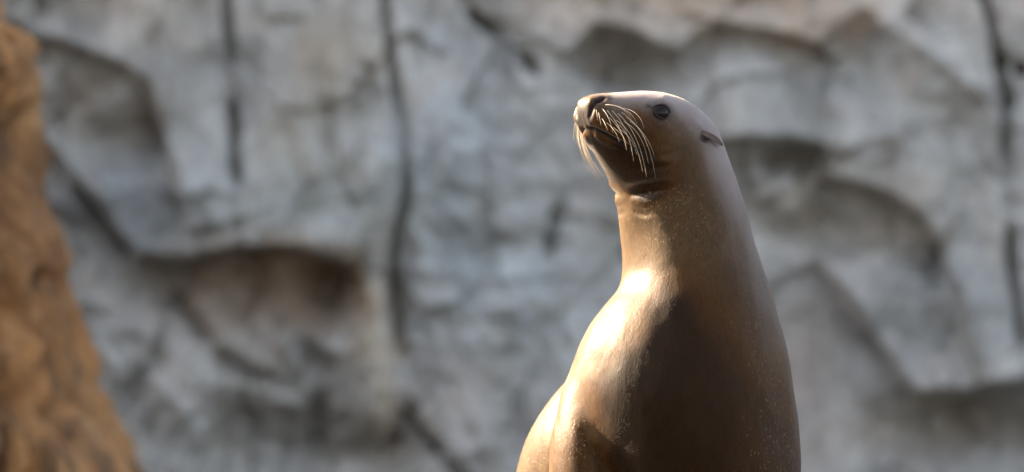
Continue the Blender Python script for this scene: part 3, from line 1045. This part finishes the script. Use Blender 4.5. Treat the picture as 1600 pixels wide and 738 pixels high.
    dm.polygons.foreach_set('use_smooth', [True] * len(dm.polygons))
    tag(put('water_beads', dm, MAT_WATER), kind='stuff')

    # the coat: short flat-lying guard hairs
    n = len(me.vertices)
    co = np.empty(n * 3); me.vertices.foreach_get('co', co); co = co.reshape(-1, 3)
    no = np.empty(n * 3); me.vertices.foreach_get('normal', no); no = no.reshape(-1, 3)
    me.calc_loop_triangles()
    tri = np.empty(len(me.loop_triangles) * 3, int); me.loop_triangles.foreach_get('vertices', tri); tri = tri.reshape(-1, 3)
    at = {}
    for k in ('wet_shade', 'bare', 'pale_sheen', 'tuft'):
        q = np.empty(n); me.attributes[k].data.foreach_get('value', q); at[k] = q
    p0, p1, p2 = co[tri[:, 0]], co[tri[:, 1]], co[tri[:, 2]]
    area = 0.5 * np.linalg.norm(np.cross(p1 - p0, p2 - p0), axis=1)
    wgt = area * (1 - 0.6 * at['wet_shade'][tri[:, 0]]) * (p0[:, 2] > 0.33) * (at['bare'][tri[:, 0]] < 0.3) * np.where(p0[:, 1] > 0.25, 0.3, 1.0) * np.where(no[tri[:, 0], 1] > 0.4, 0.3, 1.0)
    rg = np.random.RandomState(3)
    HN_ = 240000
    ti = rg.choice(len(tri), HN_, p=wgt / wgt.sum())
    u, v_ = rg.rand(HN_), rg.rand(HN_)
    fl = u + v_ > 1
    u[fl], v_[fl] = 1 - u[fl], 1 - v_[fl]
    T = tri[ti]
    def mix3(A):
        return (A[T[:, 0]].T * (1 - u - v_) + A[T[:, 1]].T * u + A[T[:, 2]].T * v_).T
    base, nrm = mix3(co), mix3(no)
    nrm /= np.linalg.norm(nrm, axis=1)[:, None]
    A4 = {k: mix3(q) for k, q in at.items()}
    hz = np.clip((base[:, 2] - CZ - 0.04) / 0.14, 0, 1)[:, None]
    flow = np.array([[0.9, 0.35, -0.35]]) * hz + np.array([[0.05, 0.1, -1.0]]) * (1 - hz)
    cl = np.stack([vnoise(base[:, 0] * 60, base[:, 1] * 60 + 9 * k, base[:, 2] * 35) for k in range(3)], -1)
    flow = flow + 0.12 * cl + 0.07 * rg.randn(HN_, 3)
    flow -= nrm * (flow * nrm).sum(1)[:, None]
    flow /= np.linalg.norm(flow, axis=1)[:, None] + 1e-9
    sidev = np.cross(flow, nrm)
    hl = (0.0030 + 0.0024 * rg.rand(HN_)) * (1 - 0.3 * hz[:, 0])
    hw = 0.00022 * (0.7 + 0.6 * rg.rand(HN_))
    lift = 0.02 + 0.05 * rg.rand(HN_)
    b0 = base - nrm * 0.0004 + sidev * hw[:, None]
    b1 = base - nrm * 0.0004 - sidev * hw[:, None]
    tp = base + flow * hl[:, None] + nrm * (lift * hl)[:, None]
    HV = np.stack([b0, b1, tp], 1).reshape(-1, 3)
    hm = bpy.data.meshes.new('coat_hairs')
    hm.vertices.add(3 * HN_); hm.vertices.foreach_set('co', HV.ravel())
    hm.loops.add(3 * HN_); hm.loops.foreach_set('vertex_index', np.arange(3 * HN_, dtype=np.int32))
    hm.polygons.add(HN_); hm.polygons.foreach_set('loop_start', np.arange(0, 3 * HN_, 3, dtype=np.int32))
    hm.update(calc_edges=True)
    hm.polygons.foreach_set('use_smooth', [True] * HN_)
    tone = np.clip(0.5 + 0.22 * rg.randn(HN_) + 0.08 * cl[:, 0], 0, 1)
    A4['tone'] = tone
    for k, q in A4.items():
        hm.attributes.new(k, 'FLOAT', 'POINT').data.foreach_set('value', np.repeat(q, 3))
    hnm = nrm + 0.07 * rg.randn(HN_, 3) + 0.05 * flow
    hnm /= np.linalg.norm(hnm, axis=1)[:, None]
    hm.normals_split_custom_set_from_vertices(np.repeat(hnm, 3, axis=0).tolist())
    hm.transform(inv)
    tag(link('coat_hairs', hm, MAT_STRAND, root), kind='stuff')

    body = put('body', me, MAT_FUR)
    return root
sea_lion()
